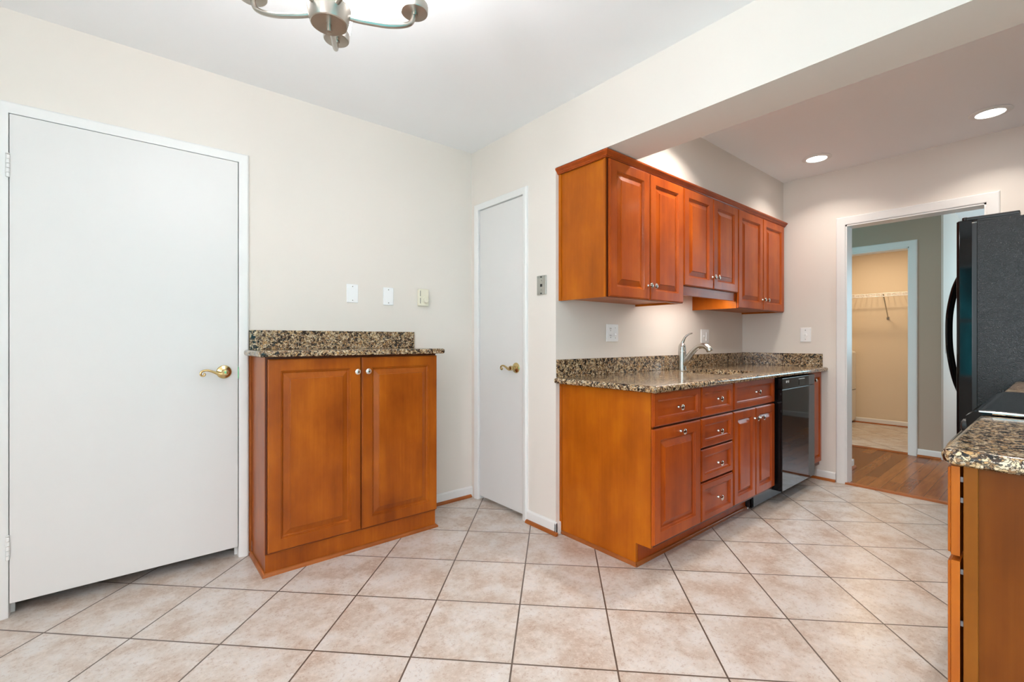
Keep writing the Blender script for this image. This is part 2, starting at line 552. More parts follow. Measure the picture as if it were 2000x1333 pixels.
# left wall (A) with the big door opening and the closet behind it
D0, D1, DT = -.372, .440, 2.044
b = B()
box(b, XR - .1, D0 - .012, YA, YA + .12, 0, H)
box(b, D1 + .012, XB + .1, YA, YA + .12, 0, H)
box(b, D0 - .012, D1 + .012, YA, YA + .12, DT + .012, H)
struct('wall_left', b, PAINT)
b = B()
box(b, D0 - .1, D1 + .1, YA + .80, YA + .86, 0, H)
box(b, D0 - .16, D0 - .1, YA + .12, YA + .86, 0, H)
box(b, D1 + .1, D1 + .16, YA + .12, YA + .86, 0, H)
struct('wall_closet_left', b, PAINT)
# back wall (B) with pantry opening, plus pantry behind
P0, P1, PT = 2.176, 2.655, 2.037
b = B()
box(b, XB, XB + .09, YC, P0 - .012, 0, H)
box(b, XB, XB + .09, P1 + .012, YA, 0, H)
box(b, XB, XB + .09, P0 - .012, P1 + .012, PT + .012, H)
struct('wall_back', b, PAINT)
b = B()
box(b, XB + .7, XB + .76, YC + .1, YA, 0, H)
box(b, XB + .09, XB + .7, YA - .06, YA, 0, H)
struct('wall_pantry', b, PAINT)
# header between breakfast corner and kitchen
struct('wall_header', box(B(), XB, 2.165, YR, YC, HB, H), PAINT)
# sink wall (C)
struct('wall_sink', box(B(), XB + .09, XD + .12, YC, YC + .1, 0, H), PAINT)
struct('wall_soffit', box(B(), 2.165, XD, 1.551, YC, HB, H), PAINT)
# far wall (D) with the doorway
O0, O1, OT = .335, 1.105, 2.022
b = B()
box(b, XD, XD + .12, O1, YC, 0, H)
box(b, XD, XD + .12, YR, O0, 0, H)
box(b, XD, XD + .12, O0, O1, OT, H)
struct('wall_far', b, PAINT)
# right wall with added patio door opening, rear wall with window and added light opening
S0, S1, ST = .10, 1.20, 2.05
b = B()
box(b, XR - .1, S0, YR - .1, YR, 0, H)
box(b, S1, XD, YR - .1, YR, 0, H)
box(b, S0, S1, YR - .1, YR, ST, H)
struct('wall_right', b, PAINT)
V2, V3, V0, V1, VB, VT = -.55, -.01, .12, 1.06, .62, 2.12
b = B()
box(b, XR - .1, XR, YR, V2, 0, H)
box(b, XR - .1, XR, V3, V0, 0, H)
box(b, XR - .1, XR, V1, YA, 0, H)
for a0, a1 in ((V0, V1), (V2, V3)):
    box(b, XR - .1, XR, a0, a1, 0, VB)
    box(b, XR - .1, XR, a0, a1, VT, H)
struct('wall_rear', b, PAINT)
for i, (a0, a1) in enumerate(((V0, V1), (V2, V3))):
    b = B()
    for q0, q1 in ((a0 - .05, a0 + .03), (a1 - .03, a1 + .05)):
        box(b, XR - .02, XR + .02, q0, q1, VB - .05, VT + .05)
    for q0, q1 in ((VB - .05, VB + .03), (VT - .03, VT + .05), (1.36, 1.40)):
        box(b, XR - .02, XR + .02, a0, a1, q0, q1)
    struct('window_%d' % (i + 1), b, TRIM)  # the second frame belongs to the added light opening
b = B()
for q0, q1 in ((S0 - .05, S0 + .04), (.62, .68), (S1 - .04, S1 + .05)):
    box(b, q0, q1, YR - .03, YR + .015, 0, ST + .05)
box(b, S0, S1, YR - .03, YR + .015, ST - .04, ST + .05)
struct('added_patio_door_frame', b, TRIM)  # frame of the unseen patio door added for daylight

# hall beyond the doorway
b = B()
box(b, XE, XE + .12, .754, .985, 0, H)
box(b, XE, XE + .12, 1.75, 3.1, 0, H)
box(b, XE, XE + .12, .985, 1.75, 2.035, H)
struct('wall_hall', b, HALLP)
struct('wall_hall_left', box(B(), XD + .12, 4.915, 1.213, 1.30, 0, H), PAINT)
struct('wall_corridor', box(B(), XE + .12, 7.75, .754, .84, 0, H), PAINT)
b = B()
box(b, 7.55, 7.65, -1.6, -1.12, 0, H)
box(b, 7.55, 7.65, .22, .754, 0, H)
box(b, 7.55, 7.65, -1.12, .22, 0, .88)
box(b, 7.55, 7.65, -1.12, .22, 2.12, H)
box(b, XD + .12, 9.0, 3.0, 3.1, 0, H)
struct('wall_hall_end', b, PAINT)
b = B()
box(b, XD + .12, 7.65, -1.6, -1.5, 0, H)
box(b, XD + .04, XD + .12, -1.6, YR - .1, 0, H)
struct('wall_hall_right', b, PAINT)
b = B()
box(b, 7.66, 7.76, .84, 3.0, 0, H)
struct('wall_closet', b, CLOSETP)

# ------------------------------------------------------------------ trim
def casing(bm, pt, a0, a1, top, wd=.046, th=.017, bot=0.0):
    """mitred three-sided casing; pt(a, z, d) maps to world"""
    prof = [(0, 0), (0, .009), (.005, .012), (wd * .55, th), (wd - .008, th), (wd - .002, th * .75), (wd, th * .3), (wd, 0)]
    loops = []
    for o, d in prof:
        loops.append([pt(a0 - o, bot, d), pt(a0 - o, top + o, d), pt(a1 + o, top + o, d), pt(a1 + o, bot, d)])
    vl = rings(bm, loops, closed=False)
    bm.faces.new([l[0] for l in vl])
    bm.faces.new([l[-1] for l in vl])

b = B()
casing(b, lambda a, z, d: (a, YA - d, z), D0, D1, DT)
for q0, q1, z0, z1 in ((D0 - .012, D0, 0, DT + .012), (D1, D1 + .012, 0, DT + .012), (D0, D1, DT, DT + .012)):
    box(b, q0, q1, YA, YA + .12, z0, z1)
box(b, D0, D0 + .012, YA + .040, YA + .055, 0, DT)
box(b, D1 - .012, D1, YA + .040, YA + .055, 0, DT)
box(b, D0, D1, YA + .040, YA + .055, DT - .012, DT)
struct('trim_1', b, TRIM)
b = B()
casing(b, lambda a, z, d: (XB - d, a, z), P0, P1, PT, .042)
for q0, q1, z0, z1 in ((P0 - .012, P0, 0, PT + .012), (P1, P1 + .012, 0, PT + .012), (P0, P1, PT, PT + .012)):
    box(b, XB, XB + .09, q0, q1, z0, z1)
box(b, XB + .045, XB + .058, P0, P0 + .012, 0, PT)
box(b, XB + .045, XB + .058, P1 - .012, P1, 0, PT)
struct('trim_2', b, TRIM)
b = B()
casing(b, lambda a, z, d: (XD - d, a, z), O0, O1, OT, .062)
casing(b, lambda a, z, d: (XD + .12 + d, a, z), O0, O1, OT, .062)
for q0, q1, z0, z1 in ((O0 - .002, O0 + .010, 0, OT), (O1 - .010, O1 + .002, 0, OT), (O0, O1, OT - .012, OT)):
    box(b, XD - .004, XD + .124, q0, q1, z0, z1)
struct('trim_3', b, TRIM)
b = B()
casing(b, lambda a, z, d: (XE - d, a, z), .985, 1.75, 2.035, .062)
for q0, q1, z0, z1 in ((.983, .995, 0, 2.035), (1.74, 1.752, 0, 2.035), (.985, 1.75, 2.023, 2.035)):
    box(b, XE - .004, XE + .124, q0, q1, z0, z1)
struct('trim_4', b, TRIM)

def baseboard(bm, pt, a0, a1, h=.072, t=.013):
    rings(bm, [[pt(a, d, z) for d, z in ((0, 0), (t, 0), (t, h - .012), (t * .6, h - .004), (t * .3, h), (0, h))] for a in (a0, a1)])
def shoe(bm, pt, a0, a1, s=.018, d0=.013):
    rings(bm, [[pt(a, d0 + d, z) for d, z in ((0, 0), (s, 0), (s, s * .35), (s * .75, s * .78), (s * .35, s), (0, s))] for a in (a0, a1)])

b = B()
baseboard(b, lambda a, d, z: (a, YA - d, z), D1 + .047, XB)
baseboard(b, lambda a, d, z: (a, YA - d, z), XR, D0 - .047)
struct('baseboard_left', b, TRIM)
b = B()
baseboard(b, lambda a, d, z: (XB - d, a, z), YC - .013, P0 - .043)
box(b, XB - .013, 1.938, YC - .013, YC, 0, .068, .003)
struct('baseboard_back', b, TRIM)
b = B()
baseboard(b, lambda a, d, z: (XD - d, a, z), O1 + .063, 1.30)
struct('baseboard_far', b, TRIM)
b = B()
baseboard(b, lambda a, d, z: (XE - d, a, z), .754, .985 - .063)
baseboard(b, lambda a, d, z: (a, .754 - d, z), XE - .013, 7.55)
baseboard(b, lambda a, d, z: (7.55 - d, a, z), -1.5, .74)
baseboard(b, lambda a, d, z: (a, 1.213 - d, z), XD + .14, 4.915)
box(b, 4.915, 4.928, 1.2, 1.30, 0, .072, .003)
struct('baseboard_hall', b, TRIM)
b = B()
baseboard(b, lambda a, d, z: (7.66 - d, a, z), .84, 3.0)
struct('baseboard_closet', b, TRIM)
b = B()
shoe(b, lambda a, d, z: (a, YA - d, z), 1.44, XB - .018)
shoe(b, lambda a, d, z: (a, 1.213 - d, z), XD + .14, 4.93)
struct('trim_5', b, W_MOLDX)
b = B()
shoe(b, lambda a, d, z: (XB - d, a, z), YC - .031, P0 - .046)
shoe(b, lambda a, d, z: (XD - d, a, z), O1 + .063, 1.36)
shoe(b, lambda a, d, z: (XE - d, a, z), .754, .985 - .063)
shoe(b, lambda a, d, z: (7.66 - d, a, z), .84, 1.95)
struct('trim_6', b, W_MOLDY)
b = B()
prism(b, [(XD - .022, 0), (XD + .03, 0), (XD + .03, .010), (XD + .005, .014), (XD - .012, .011)], 'y', O0, O1)
prism(b, [(XE + .015, 0), (XE + .06, 0), (XE + .06, .008), (XE + .04, .012), (XE + .02, .008)], 'y', .985, 1.75)
struct('trim_7', b, W_MOLDY)

# ------------------------------------------------------------------ doors
def hinge_bm(px, py, z0, z1):
    m = B()
    n = 5
    hh = (z1 - z0) / n
    for i in range(n):
        lathe(m, [(.005, 0), (.0062, .001), (.0062, hh - .0022), (.005, hh - .0012)], (px, py, z0 + i * hh), (0, 0, 1), 12)
    lathe(m, [(.004, 0), (.0065, .001), (.0065, .004), (.002, .007)], (px, py, z1), (0, 0, 1), 12)
    return m

def lever(parent, rose_c, n, t, name='door_handle'):
    """brass rosette and scroll lever; n = outward normal, t = direction the lever points"""
    rose_c, n, t = Vector(rose_c), Vector(n), Vector(t)
    up = Vector((0, 0, 1))
    m = B()
    lathe(m, [(.033, 0), (.034, .003), (.031, .008), (.022, .012), (.013, .015), (.011, .030), (.014, .036), (.016, .046), (.013, .055), (.004, .057)], rose_c, n, 28)
    P = rose_c + n * .046
    pts = [P - up * .002, P + t * .012 - up * .008, P + t * .030 - up * .006, P + t * .055 + up * .006, P + t * .078 + up * .013,
           P + t * .097 + up * .009, P + t * .104 - up * .003, P + t * .098 - up * .013, P + t * .088 - up * .012, P + t * .086 - up * .004, P + t * .092 - up * .002]
    tube(m, pts, [.010, .0085, .0065, .0055, .005, .0045, .004, .0035], 10, 6)
    return obj(name, m, BRASS, parent)

m = B()
box(m, D0 + .003, D1 - .004, 2.734, 2.772, .056, DT - .003, .0015, 1)
d1 = struct('door_1', m, DOORP, org=(D0, 2.735, 0))
for z0, z1 in ((.236, .330), (1.782, 1.874)):
    obj('hinge', hinge_bm(D0 - .001, 2.729, z0, z1), TRIM, d1)
lever(d1, (.374, 2.734, .962), (0, -1, 0), (-1, 0, 0))
m = box(B(), D1 - .005, D1 - .001, 2.7335, 2.7365, .925, .985)
obj('latch_plate', m, BRASS, d1)

m = B()
box(m, 1.910, 1.946, P0 + .003, P1 - .003, .026, PT - .003, .0015, 1)
d2 = struct('door_2', m, DOORP, org=(1.91, P1, 0))
for z0, z1 in ((.205, .297), (1.768, 1.862)):
    obj('hinge', hinge_bm(1.899, P1 + .001, z0, z1), TRIM, d2)
lever(d2, (1.910, 2.252, .945), (-1, 0, 0), (0, 1, 0))
m = box(B(), 1.9085, 1.911, P0 + .001, P0 + .005, .915, .975)
obj('latch_plate', m, STEEL, d2)

# ================================================================== CABINET PARTS
def knob_mesh():
    m = B()
    lathe(m, [(.0095, 0), (.0095, .003), (.0072, .008), (.0052, .013), (.0056, .016), (.0110, .021), (.0150, .0245), (.0152, .027), (.0120, .0302), (.0040, .0318)], (0, 0, 0), (0, -1, 0), 24)
    bmesh.ops.recalc_face_normals(m, faces=m.faces[:])
    me = bpy.data.meshes.new('knob')
    m.to_mesh(me)
    m.free()
    me.materials.append(KNOBM)
    me.polygons.foreach_set('use_smooth', [True] * len(me.polygons))
    me.set_sharp_from_angle(angle=math.radians(40))
    return me
KNOB = knob_mesh()
def knob(parent, x, y, z, face=-1):
    o = bpy.data.objects.new('knob', KNOB)
    o.location = Vector((x, y, z)) - wl(parent)
    if face > 0:
        o.rotation_euler = (0, 0, PI)
    return link(o, parent)

# ------------------------------------------------------------------ left storage cabinet
t = thing('storage_cabinet', 'shallow two-door brown wood cabinet against the left wall beside the white door', 'cabinet', (.955, 2.58, 0))
m = B()
box(m, .497, 1.421, 2.427, 2.744, .10, 1.043, .001, 1)
obj('body', m, W_DOOR, t)
m = B()
box(m, .499, 1.419, 2.429, 2.744, 0, .10)
obj('plinth', m, W_DOOR, t)
obj('face_frame_shade', box(B(), .4985, 1.4195, 2.4260, 2.427, .104, 1.0425), W_DARK, t)  # thin dark plate paints the shade in the gaps round the doors
m = B()
box(m, .486, .4965, 2.727, 2.7435, .018, 1.0425)
obj('scribe_strip', m, W_MOLDX, t)
m = B()
sp = [(0, 0), (.013, 0), (.013, .006), (.010, .013), (.005, .017), (0, .018)]
def ringpath(m, path, prof):
    rings(m, [[f(d, z) for f in path] for d, z in prof], closed=False)
x0, x1, yf = .498, 1.420, 2.428
path = [lambda d, z: (x0 - d, 2.744, z), lambda d, z: (x0 - d, yf - d, z), lambda d, z: (x1 + d, yf - d, z), lambda d, z: (x1 + d, 2.744, z)]
ringpath(m, path, sp)
obj('base_molding', m, W_MOLDX, t)
for (a, c), kx in (((.507, .955), .928), ((.960, 1.419), .986)):
    d = obj('door', panel(B(), a, c, .113, 1.032, 2.405, .0195, RAISED), W_DOOR, t, 12)
    knob(d, kx, 2.405, .957)
tag(obj('countertop', slab(B(), .462, 1.455, 2.374, 2.7449, 1.043, 1.073, .006), GRANITE, org=(.955, 2.58, 1.043)),
    'granite slab on top of the two-door cabinet by the white door', 'countertop')
tag(obj('backsplash', box(B(), .487, 1.439, 2.726, 2.7449, 1.0732, 1.176, .0015, 1), GRANITE),
    'short granite upstand on the left wall above the two-door cabinet', 'backsplash')

# ------------------------------------------------------------------ sink run, base units
YF = 1.262
def base_unit(label, name, x0, x1, body=True):
    t = thing(name, label, 'cabinet', ((x0 + x1) / 2, 1.6, 0), None)
    if body:
        m = B()
        box(m, x0 + .001, x1 - .001, 1.284, 1.892, .115, .872)
        obj('body', m, W_DARK, t)
    return t
def front(t, name, x0, x1, z0, z1, prof, mat, kx=None, kz=None, yf=YF):
    d = obj(name, panel(B(), x0, x1, z0, z1, yf, .0155, prof), mat, t, 12)
    if kx is not None:
        knob(d, kx, yf, kz)
    return d

t = base_unit('sink-run end cabinet with golden side panel, one drawer over one door', 'base_cabinet', 1.955, 2.379)
m = B()
prism(m, [(1.8925, 0), (1.371, 0), (1.371, .114), (1.284, .115), (1.284, .872), (1.8925, .872)], 'x', 1.940, 1.956)
obj('side_panel', m, W_SIDE, t)['label'] = 'golden side panel'
m = B()
box(m, 1.9345, 1.9402, 1.876, 1.8925, .02, .872)
obj('scribe_strip', m, W_SIDE, t)
m = B()
path = [lambda d, z: (1.9398 - d, 1.875, z), lambda d, z: (1.9398 - d, 1.3712 - d, z)]
ringpath(m, path, [(d * .9, z) for d, z in sp])
obj('base_molding', m, W_MOLDY, t)
front(t, 'drawer', 1.934, 2.376, .704, .869, DRAWER, W_REDX, 2.147, .785)
front(t, 'door', 1.934, 2.376, .134, .693, RAISED, W_RED, 2.168, .660)

t = base_unit('stack of four drawers in the middle of the sink run', 'drawer_cabinet', 2.379, 2.760)
for z0, z1, kz in ((.705, .869, .793), (.535, .694, .612), (.352, .524, .432), (.134, .341, .238)):
    front(t, 'drawer', 2.386, 2.754, z0, z1, DRAWER, W_REDX, 2.563, kz)

t = base_unit('sink base cabinet with drawer front over two narrow doors, beside the dishwasher', 'sink_cabinet', 2.760, 3.375, body=False)
m = B()
for bx in ((2.761, 2.777, 1.284, 1.892, .115, .872), (3.358, 3.374, 1.284, 1.892, .115, .872), (2.777, 3.358, 1.284, 1.300, .115, .872), (2.777, 3.358, 1.300, 1.892, .115, .131), (2.777, 3.358, 1.880, 1.892, .131, .872)):
    box(m, *bx)
obj('body', m, W_DARK, t)
front(t, 'drawer', 2.767, 3.362, .706, .871, DRAWER, W_REDX, 3.063, .795)
front(t, 'door', 2.767, 3.062, .136, .695, RAISED_N, W_RED, 3.040, .630)
front(t, 'door', 3.066, 3.362, .136, .695, RAISED_N, W_RED, 3.127, .627)

t = base_unit('narrow one-door cabinet in the corner right of the dishwasher', 'corner_cabinet', 4.024, 4.309)
front(t, 'door', 4.030, 4.288, .150, .869, SLIM, W_RED, 4.082, .810)

t = thing('toe_kick', 'recessed dark wood kick board under the sink run drawers', 'toe kick', (2.6, 1.37, 0))
obj('board', box(B(), 1.9575, 3.16, 1.3695, 1.383, 0, .1135), W_RED, t)
m = B()
yf = 1.3708
path = [lambda d, z: (1.9405 - d, yf - d - .0018, z), lambda d, z: (3.16, yf - d - .0018, z)]
ringpath(m, path, [(d * .9, z) for d, z in sp])
obj('base_molding', m, W_MOLDX, t)

# dishwasher
t = thing('dishwasher', 'black dishwasher under the granite counter at the far end', 'dishwasher', (3.70, 1.5, 0))
m = B()
box(m, 3.392, 4.012, 1.300, 1.88, .10, .865)
obj('body', m, BLACKSAT, t)
dr = obj('door', box(B(), 3.388, 4.014, 1.226, 1.298, .098, .7880, .004, 3), BLACKGLOSS, t)
cp = obj('control_panel', box(B(), 3.388, 4.014, 1.226, 1.298, .7895, .864, .004, 3), BLACKGLOSS, t)
m = box(B(), 3.690, 3.800, 1.2245, 1.2275, .800, .842, .001, 1)
dp = obj('display', m, DISPLAY, cp)
obj('display_trim', box(B(), 3.690, 3.800, 1.2240, 1.2275, .842, .847), CHROME, cp)['label'] = 'bright trim line'
m = B()
lathe(m, [(.0085, 0), (.0085, .0012)], (3.462, 1.2262, .838), (0, -1, 0), 16)
box(m, 3.478, 3.483, 1.2250, 1.2262, .830, .846)
box(m, 3.478, 3.490, 1.2250, 1.2262, .830, .834)
box(m, 3.494, 3.506, 1.2250, 1.2262, .830, .834)
box(m, 3.494, 3.498, 1.2250, 1.2262, .830, .846)
box(m, 3.494, 3.506, 1.2250, 1.2262, .842, .846)
box(m, 3.502, 3.506, 1.2250, 1.2262, .830, .838)
obj('emblem', m, WPLASTIC, cp)
m = B()
box(m, 3.17, 4.01, 1.330, 1.345, .012, .098, .002, 1)
box(m, 3.17, 3.19, 1.330, 1.42, .012, .098)
obj('kick_plate', m, BLACKSAT, t)
for px in (3.20, 3.98):
    m = B()
    lathe(m, [(.018, 0), (.018, .006), (.006, .009), (.006, .10)], (px, 1.37, 0), (0, 0, 1), 12)
    obj('leveling_foot', m, STEEL, t)

# countertop over the sink run
HOLE = (2.865, 3.335, 1.355, 1.705, .09)
tag(obj('countertop', slab(B(), 1.888, 4.309, 1.222, 1.8925, .8725, .906, (.004, .004, .02, .004), .015, HOLE), GRANITE, org=(3.1, 1.55, .8725)),
    'long granite countertop with the undermount sink cut into it', 'countertop')
tag(obj('backsplash', box(B(), 1.908, 4.290, 1.874, 1.8928, .9062, 1.010, .0015, 1), GRANITE),
    'long granite upstand behind the faucet on the sink wall', 'backsplash')
tag(obj('backsplash', box(B(), 4.291, 4.3098, 1.258, 1.8925, .9062, 1.012, .0015, 1), GRANITE),
    'short granite upstand on the far wall, right of the sink counter', 'backsplash')

# sink
t = thing('sink', 'undermount steel sink set into the long granite countertop', 'sink', (3.10, 1.53, .70))
m = B()
hx0, hx1, hy0, hy1, hr = HOLE
lo = []
for o, z in ((-.012, .8715), (.0, .8715), (.004, .860), (.010, .72), (.03, .702), (.10, .700)):
    lo.append([(p[0], p[1], z) for p in rrect(hx0, hx1, hy0, hy1, hr + .02, o)])
rings(m, lo, True, False, True)
obj('basin', m, STEEL, t)
m = B()
lathe(m, [(.045, 0), (.045, .004), (.030, .002), (.006, .001)], (3.10, 1.53, .7005), (0, 0, 1), 24)
obj('drain', m, CHROME, t)

# faucet
t = thing('faucet', 'brushed nickel single-handle kitchen faucet at the sink', 'faucet', (3.125, 1.805, .906))
m = B()
fx, fy = 3.125, 1.805
lathe(m, [(.031, 0), (.031, .004), (.0285, .008), (.0282, .06), (.0278, .125), (.0282, .127), (.0282, .131), (.0272, .132), (.0265, .150)], (fx, fy, .906), (0, 0, 1), 28)
obj('body', m, STEEL, t)
m = B()
tube(m, [(fx, fy - .002, .935), (fx, fy - .040, .985), (fx, fy - .080, 1.036), (fx, fy - .120, 1.072), (fx, fy - .155, 1.082)], [.022, .021, .019, .0175, .0175], 16, 8)
sp_o = obj('spout', m, STEEL, t)
m = B()
tube(m, [(fx, fy - .150, 1.083), (fx, fy - .178, 1.080), (fx, fy - .200, 1.066), (fx, fy - .210, 1.046)], [.0175, .0205, .0225, .0215], 16, 8)
obj('spray_head', m, STEEL, t)
m = B()
lathe(m, [(.0255, 0), (.0265, .006), (.0255, .020), (.021, .034), (.012, .044), (.003, .047)], (fx, fy, 1.056), (0, 0, 1), 28)
tube(m, [(fx, fy + .006, 1.085), (fx + .006, fy - .006, 1.118), (fx + .014, fy - .018, 1.146), (fx + .022, fy - .042, 1.166), (fx + .028, fy - .064, 1.174)], [.017, .014, .0105, .0085, .0065], 14, 8, .75)
obj('handle', m, STEEL, t)

# ------------------------------------------------------------------ upper cabinets
UF = 1.530
def upper(label, x0, x1, z0, doors, kn, name='upper_cabinet'):
    t = thing(name, label, 'cabinet', ((x0 + x1) / 2, 1.72, z0), None)
    m = B()
    box(m, x0 + .001, x1 - .001, 1.551, 1.8925, z0 + .012, 2.084)
    box(m, x0 + .001, x0 + .017, 1.551, 1.8925, z0, z0 + .012)
    box(m, x1 - .017, x1 - .001, 1.551, 1.8925, z0, z0 + .012)
    box(m, x0 + .017, x1 - .017, 1.551, 1.570, z0, z0 + .012)
    obj('body', m, W_SIDE, t)
    obj('face_frame_shade', box(B(), x0 + .002, x1 - .002, 1.5495, 1.551, z0 + .001, 2.0835), W_DARK, t)  # dark sheet behind the doors, shade of the gaps put into its colour
    for (a, c), k in zip(doors, kn):
        d = obj('door', panel(B(), a, c, z0 + .002, 2.081, UF, .0150, RAISED), W_RED, t, 12)
        knob(d, k, UF, z0 + .082)
    return t
t = upper('left upper cabinet with the golden side panel facing the room', 1.933, 2.690, 1.352, ((1.944, 2.303), (2.308, 2.668)), (2.283, 2.330))
m = B()
box(m, 1.9275, 1.934, 1.874, 1.8925, 1.352, 2.084)
box(m, 1.9275, 1.934, 1.551, 1.562, 1.352, 2.084)
obj('side_edging', m, W_SIDE, t)
upper('shorter upper cabinet over the sink, between two taller ones', 2.690, 3.428, 1.466, ((2.677, 3.047), (3.052, 3.416)), (3.030, 3.082))
upper('right upper cabinet in the corner by the far wall', 3.428, 4.309, 1.357, ((3.425, 3.850), (3.855, 4.272)), (3.830, 3.898))
t = thing('valance_board', 'reddish wood valance board hanging below the short upper cabinet', 'valance', (3.06, 1.56, 1.405))
obj('board', box(B(), 2.691, 3.427, 1.552, 1.570, 1.408, 1.466, .001, 1), W_REDX, t)
m = B()
x0, yf = 1.932, 1.549
path = [lambda d, z: (x0 - d, 1.8925, z), lambda d, z: (x0 - d, yf - d, z), lambda d, z: (4.309, yf - d, z)]
ringpath(m, path, [(.0005, 2.0845), (.012, 2.0845), (.014, 2.0885), (.0175, 2.0900), (.0178, 2.0935), (.0215, 2.098), (.0275, 2.1025), (.0325, 2.1085), (.0330, 2.1165), (.0005, 2.1172)])
tag(obj('crown_molding', m, W_REDX, None, 12), 'reddish wood crown moulding along the top of the upper cabinets', 'moulding')
m = B()
box(m, 1.938, 4.309, 1.556, 1.8925, 2.1176, HB)
box(m, 1.938, 4.309, 1.556, 1.8925, 2.0845, 2.0855)
struct('trim_8', m, PAINT)

# under-cabinet light behind the valance
t = thing('cabinet_light', 'slim strip light under the short upper cabinet, behind the valance', 'light', (3.06, 1.66, 1.44))
m = B()
box(m, 2.75, 3.37, 1.58, 1.66, 1.450, 1.4775, .003, 1)
obj('housing', m, WPLASTIC, t)
obj('lens', box(B(), 2.77, 3.35, 1.59, 1.65, 1.443, 1.4495, .002, 1), BULBM, t)
l = area('cabinet_light_glow', (3.06, 1.62, 1.438), (0, 0, 0), .58, .06, 1.8, (1.0, 0.94, 0.87))
l.parent = t
l.location = Vector((3.06, 1.62, 1.438)) - Vector(t.location)

# ------------------------------------------------------------------ right-hand side
t = thing('base_cabinet', 'near right cabinet with brown end panel, drawer over door, closest to the camera', 'cabinet', (1.6, -.15, 0))
m = B()
box(m, 1.306, 1.904, -.60, .133, .10, .874)
obj('body', m, W_DARK, t)
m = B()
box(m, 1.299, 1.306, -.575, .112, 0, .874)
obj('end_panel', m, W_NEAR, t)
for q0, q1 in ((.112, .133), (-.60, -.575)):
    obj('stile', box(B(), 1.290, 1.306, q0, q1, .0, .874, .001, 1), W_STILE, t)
m = panel(B(), 1.292, 1.896, .687, .868, .157, .019, DRAWER, 1)
d = obj('drawer', m, W_DOOR, t)
knob(d, 1.595, .157, .775, 1)
m = panel(B(), 1.292, 1.896, .13, .676, .157, .019, RAISED, 1)
d = obj('door', m, W_DOOR, t)
knob(d, 1.855, .157, .63, 1)
for z in (.842, .80, .655, .55, .30):
    obj('bumper', box(B(), 1.296, 1.300, .1335, .1378, z - .005, z + .005), BUMPERM, t)
obj('toe_board', box(B(), 1.306, 1.904, .04, .06, 0, .10), W_DARK, t)
tag(obj('countertop', slab(B(), 1.258, 1.905, -.618, .166, .874, .906, (.004, .035, .004, .004), .015), GRANITE, org=(1.6, -.2, .874)),
    'near right granite countertop with a rounded corner, closest to the camera', 'countertop')

t = thing('range', 'black slide-in range with glass cooktop between the right counters', 'range', (2.29, -.2, 0))
m = B()
box(m, 1.914, 2.666, -.60, .135, .06, .888)
obj('body', m, BLACKSAT, t)
obj('oven_door', box(B(), 1.918, 2.662, .137, .178, .21, .80, .006, 2), BLACKGLOSS, t)
m = B()
tube(m, [(1.955, .176, .775), (1.955, .215, .785), (1.985, .232, .788), (2.29, .236, .788), (2.595, .232, .788), (2.625, .215, .785), (2.625, .176, .775)], .012, 12, 8)
obj('oven_handle', m, BLACKGLOSS, t)
m = prism(B(), [(.137, .805), (.186, .812), (.192, .900), (.175, .914), (.137, .914)], 'x', 1.911, 2.669)
cpan = obj('control_panel', m, BLACKGLOSS, t)
m = B()
box(m, 1.911, 2.669, -.60, .166, .9075, .9185, .004, 2)
obj('cooktop_rim', m, CHROME, t)
obj('cooktop_glass', box(B(), 1.921, 2.659, -.59, .157, .912, .9205, .002, 1), GLASSTOP, t)
for kx in (2.0, 2.1, 2.48, 2.58):
    m = B()
    lathe(m, [(.021, 0), (.020, .018), (.012, .022), (.003, .023)], (kx, .189, .858), (0, 1, 0.06), 20)
    obj('knob', m, BLACKSAT, cpan)
obj('storage_drawer', box(B(), 1.918, 2.662, .137, .172, .07, .20, .005, 2), BLACKGLOSS, t)

t = thing('base_cabinet', 'far right cabinet between the range and the refrigerator', 'cabinet', (3.04, -.15, 0))
m = B()
box(m, 2.674, 3.408, -.60, .133, .10, .884)
obj('body', m, W_DARK, t)
for a, c in ((2.682, 3.038), (3.043, 3.400)):
    d = obj('drawer', panel(B(), a, c, .70, .875, .155, .019, DRAWER, 1), W_REDX, t)
    knob(d, (a + c) / 2, .155, .79, 1)
    d = obj('door', panel(B(), a, c, .13, .69, .155, .019, RAISED, 1), W_RED, t)
    knob(d, c - .04 if a < 3 else a + .04, .155, .64, 1)
obj('toe_board', box(B(), 2.674, 3.408, .04, .06, 0, .10), W_DARK, t)
tag(obj('countertop', slab(B(), 2.671, 3.412, -.618, .166, .885, .918, .004, .015), GRANITE, org=(3.04, -.2, .885)),
    'far right granite countertop between the range and the refrigerator', 'countertop')

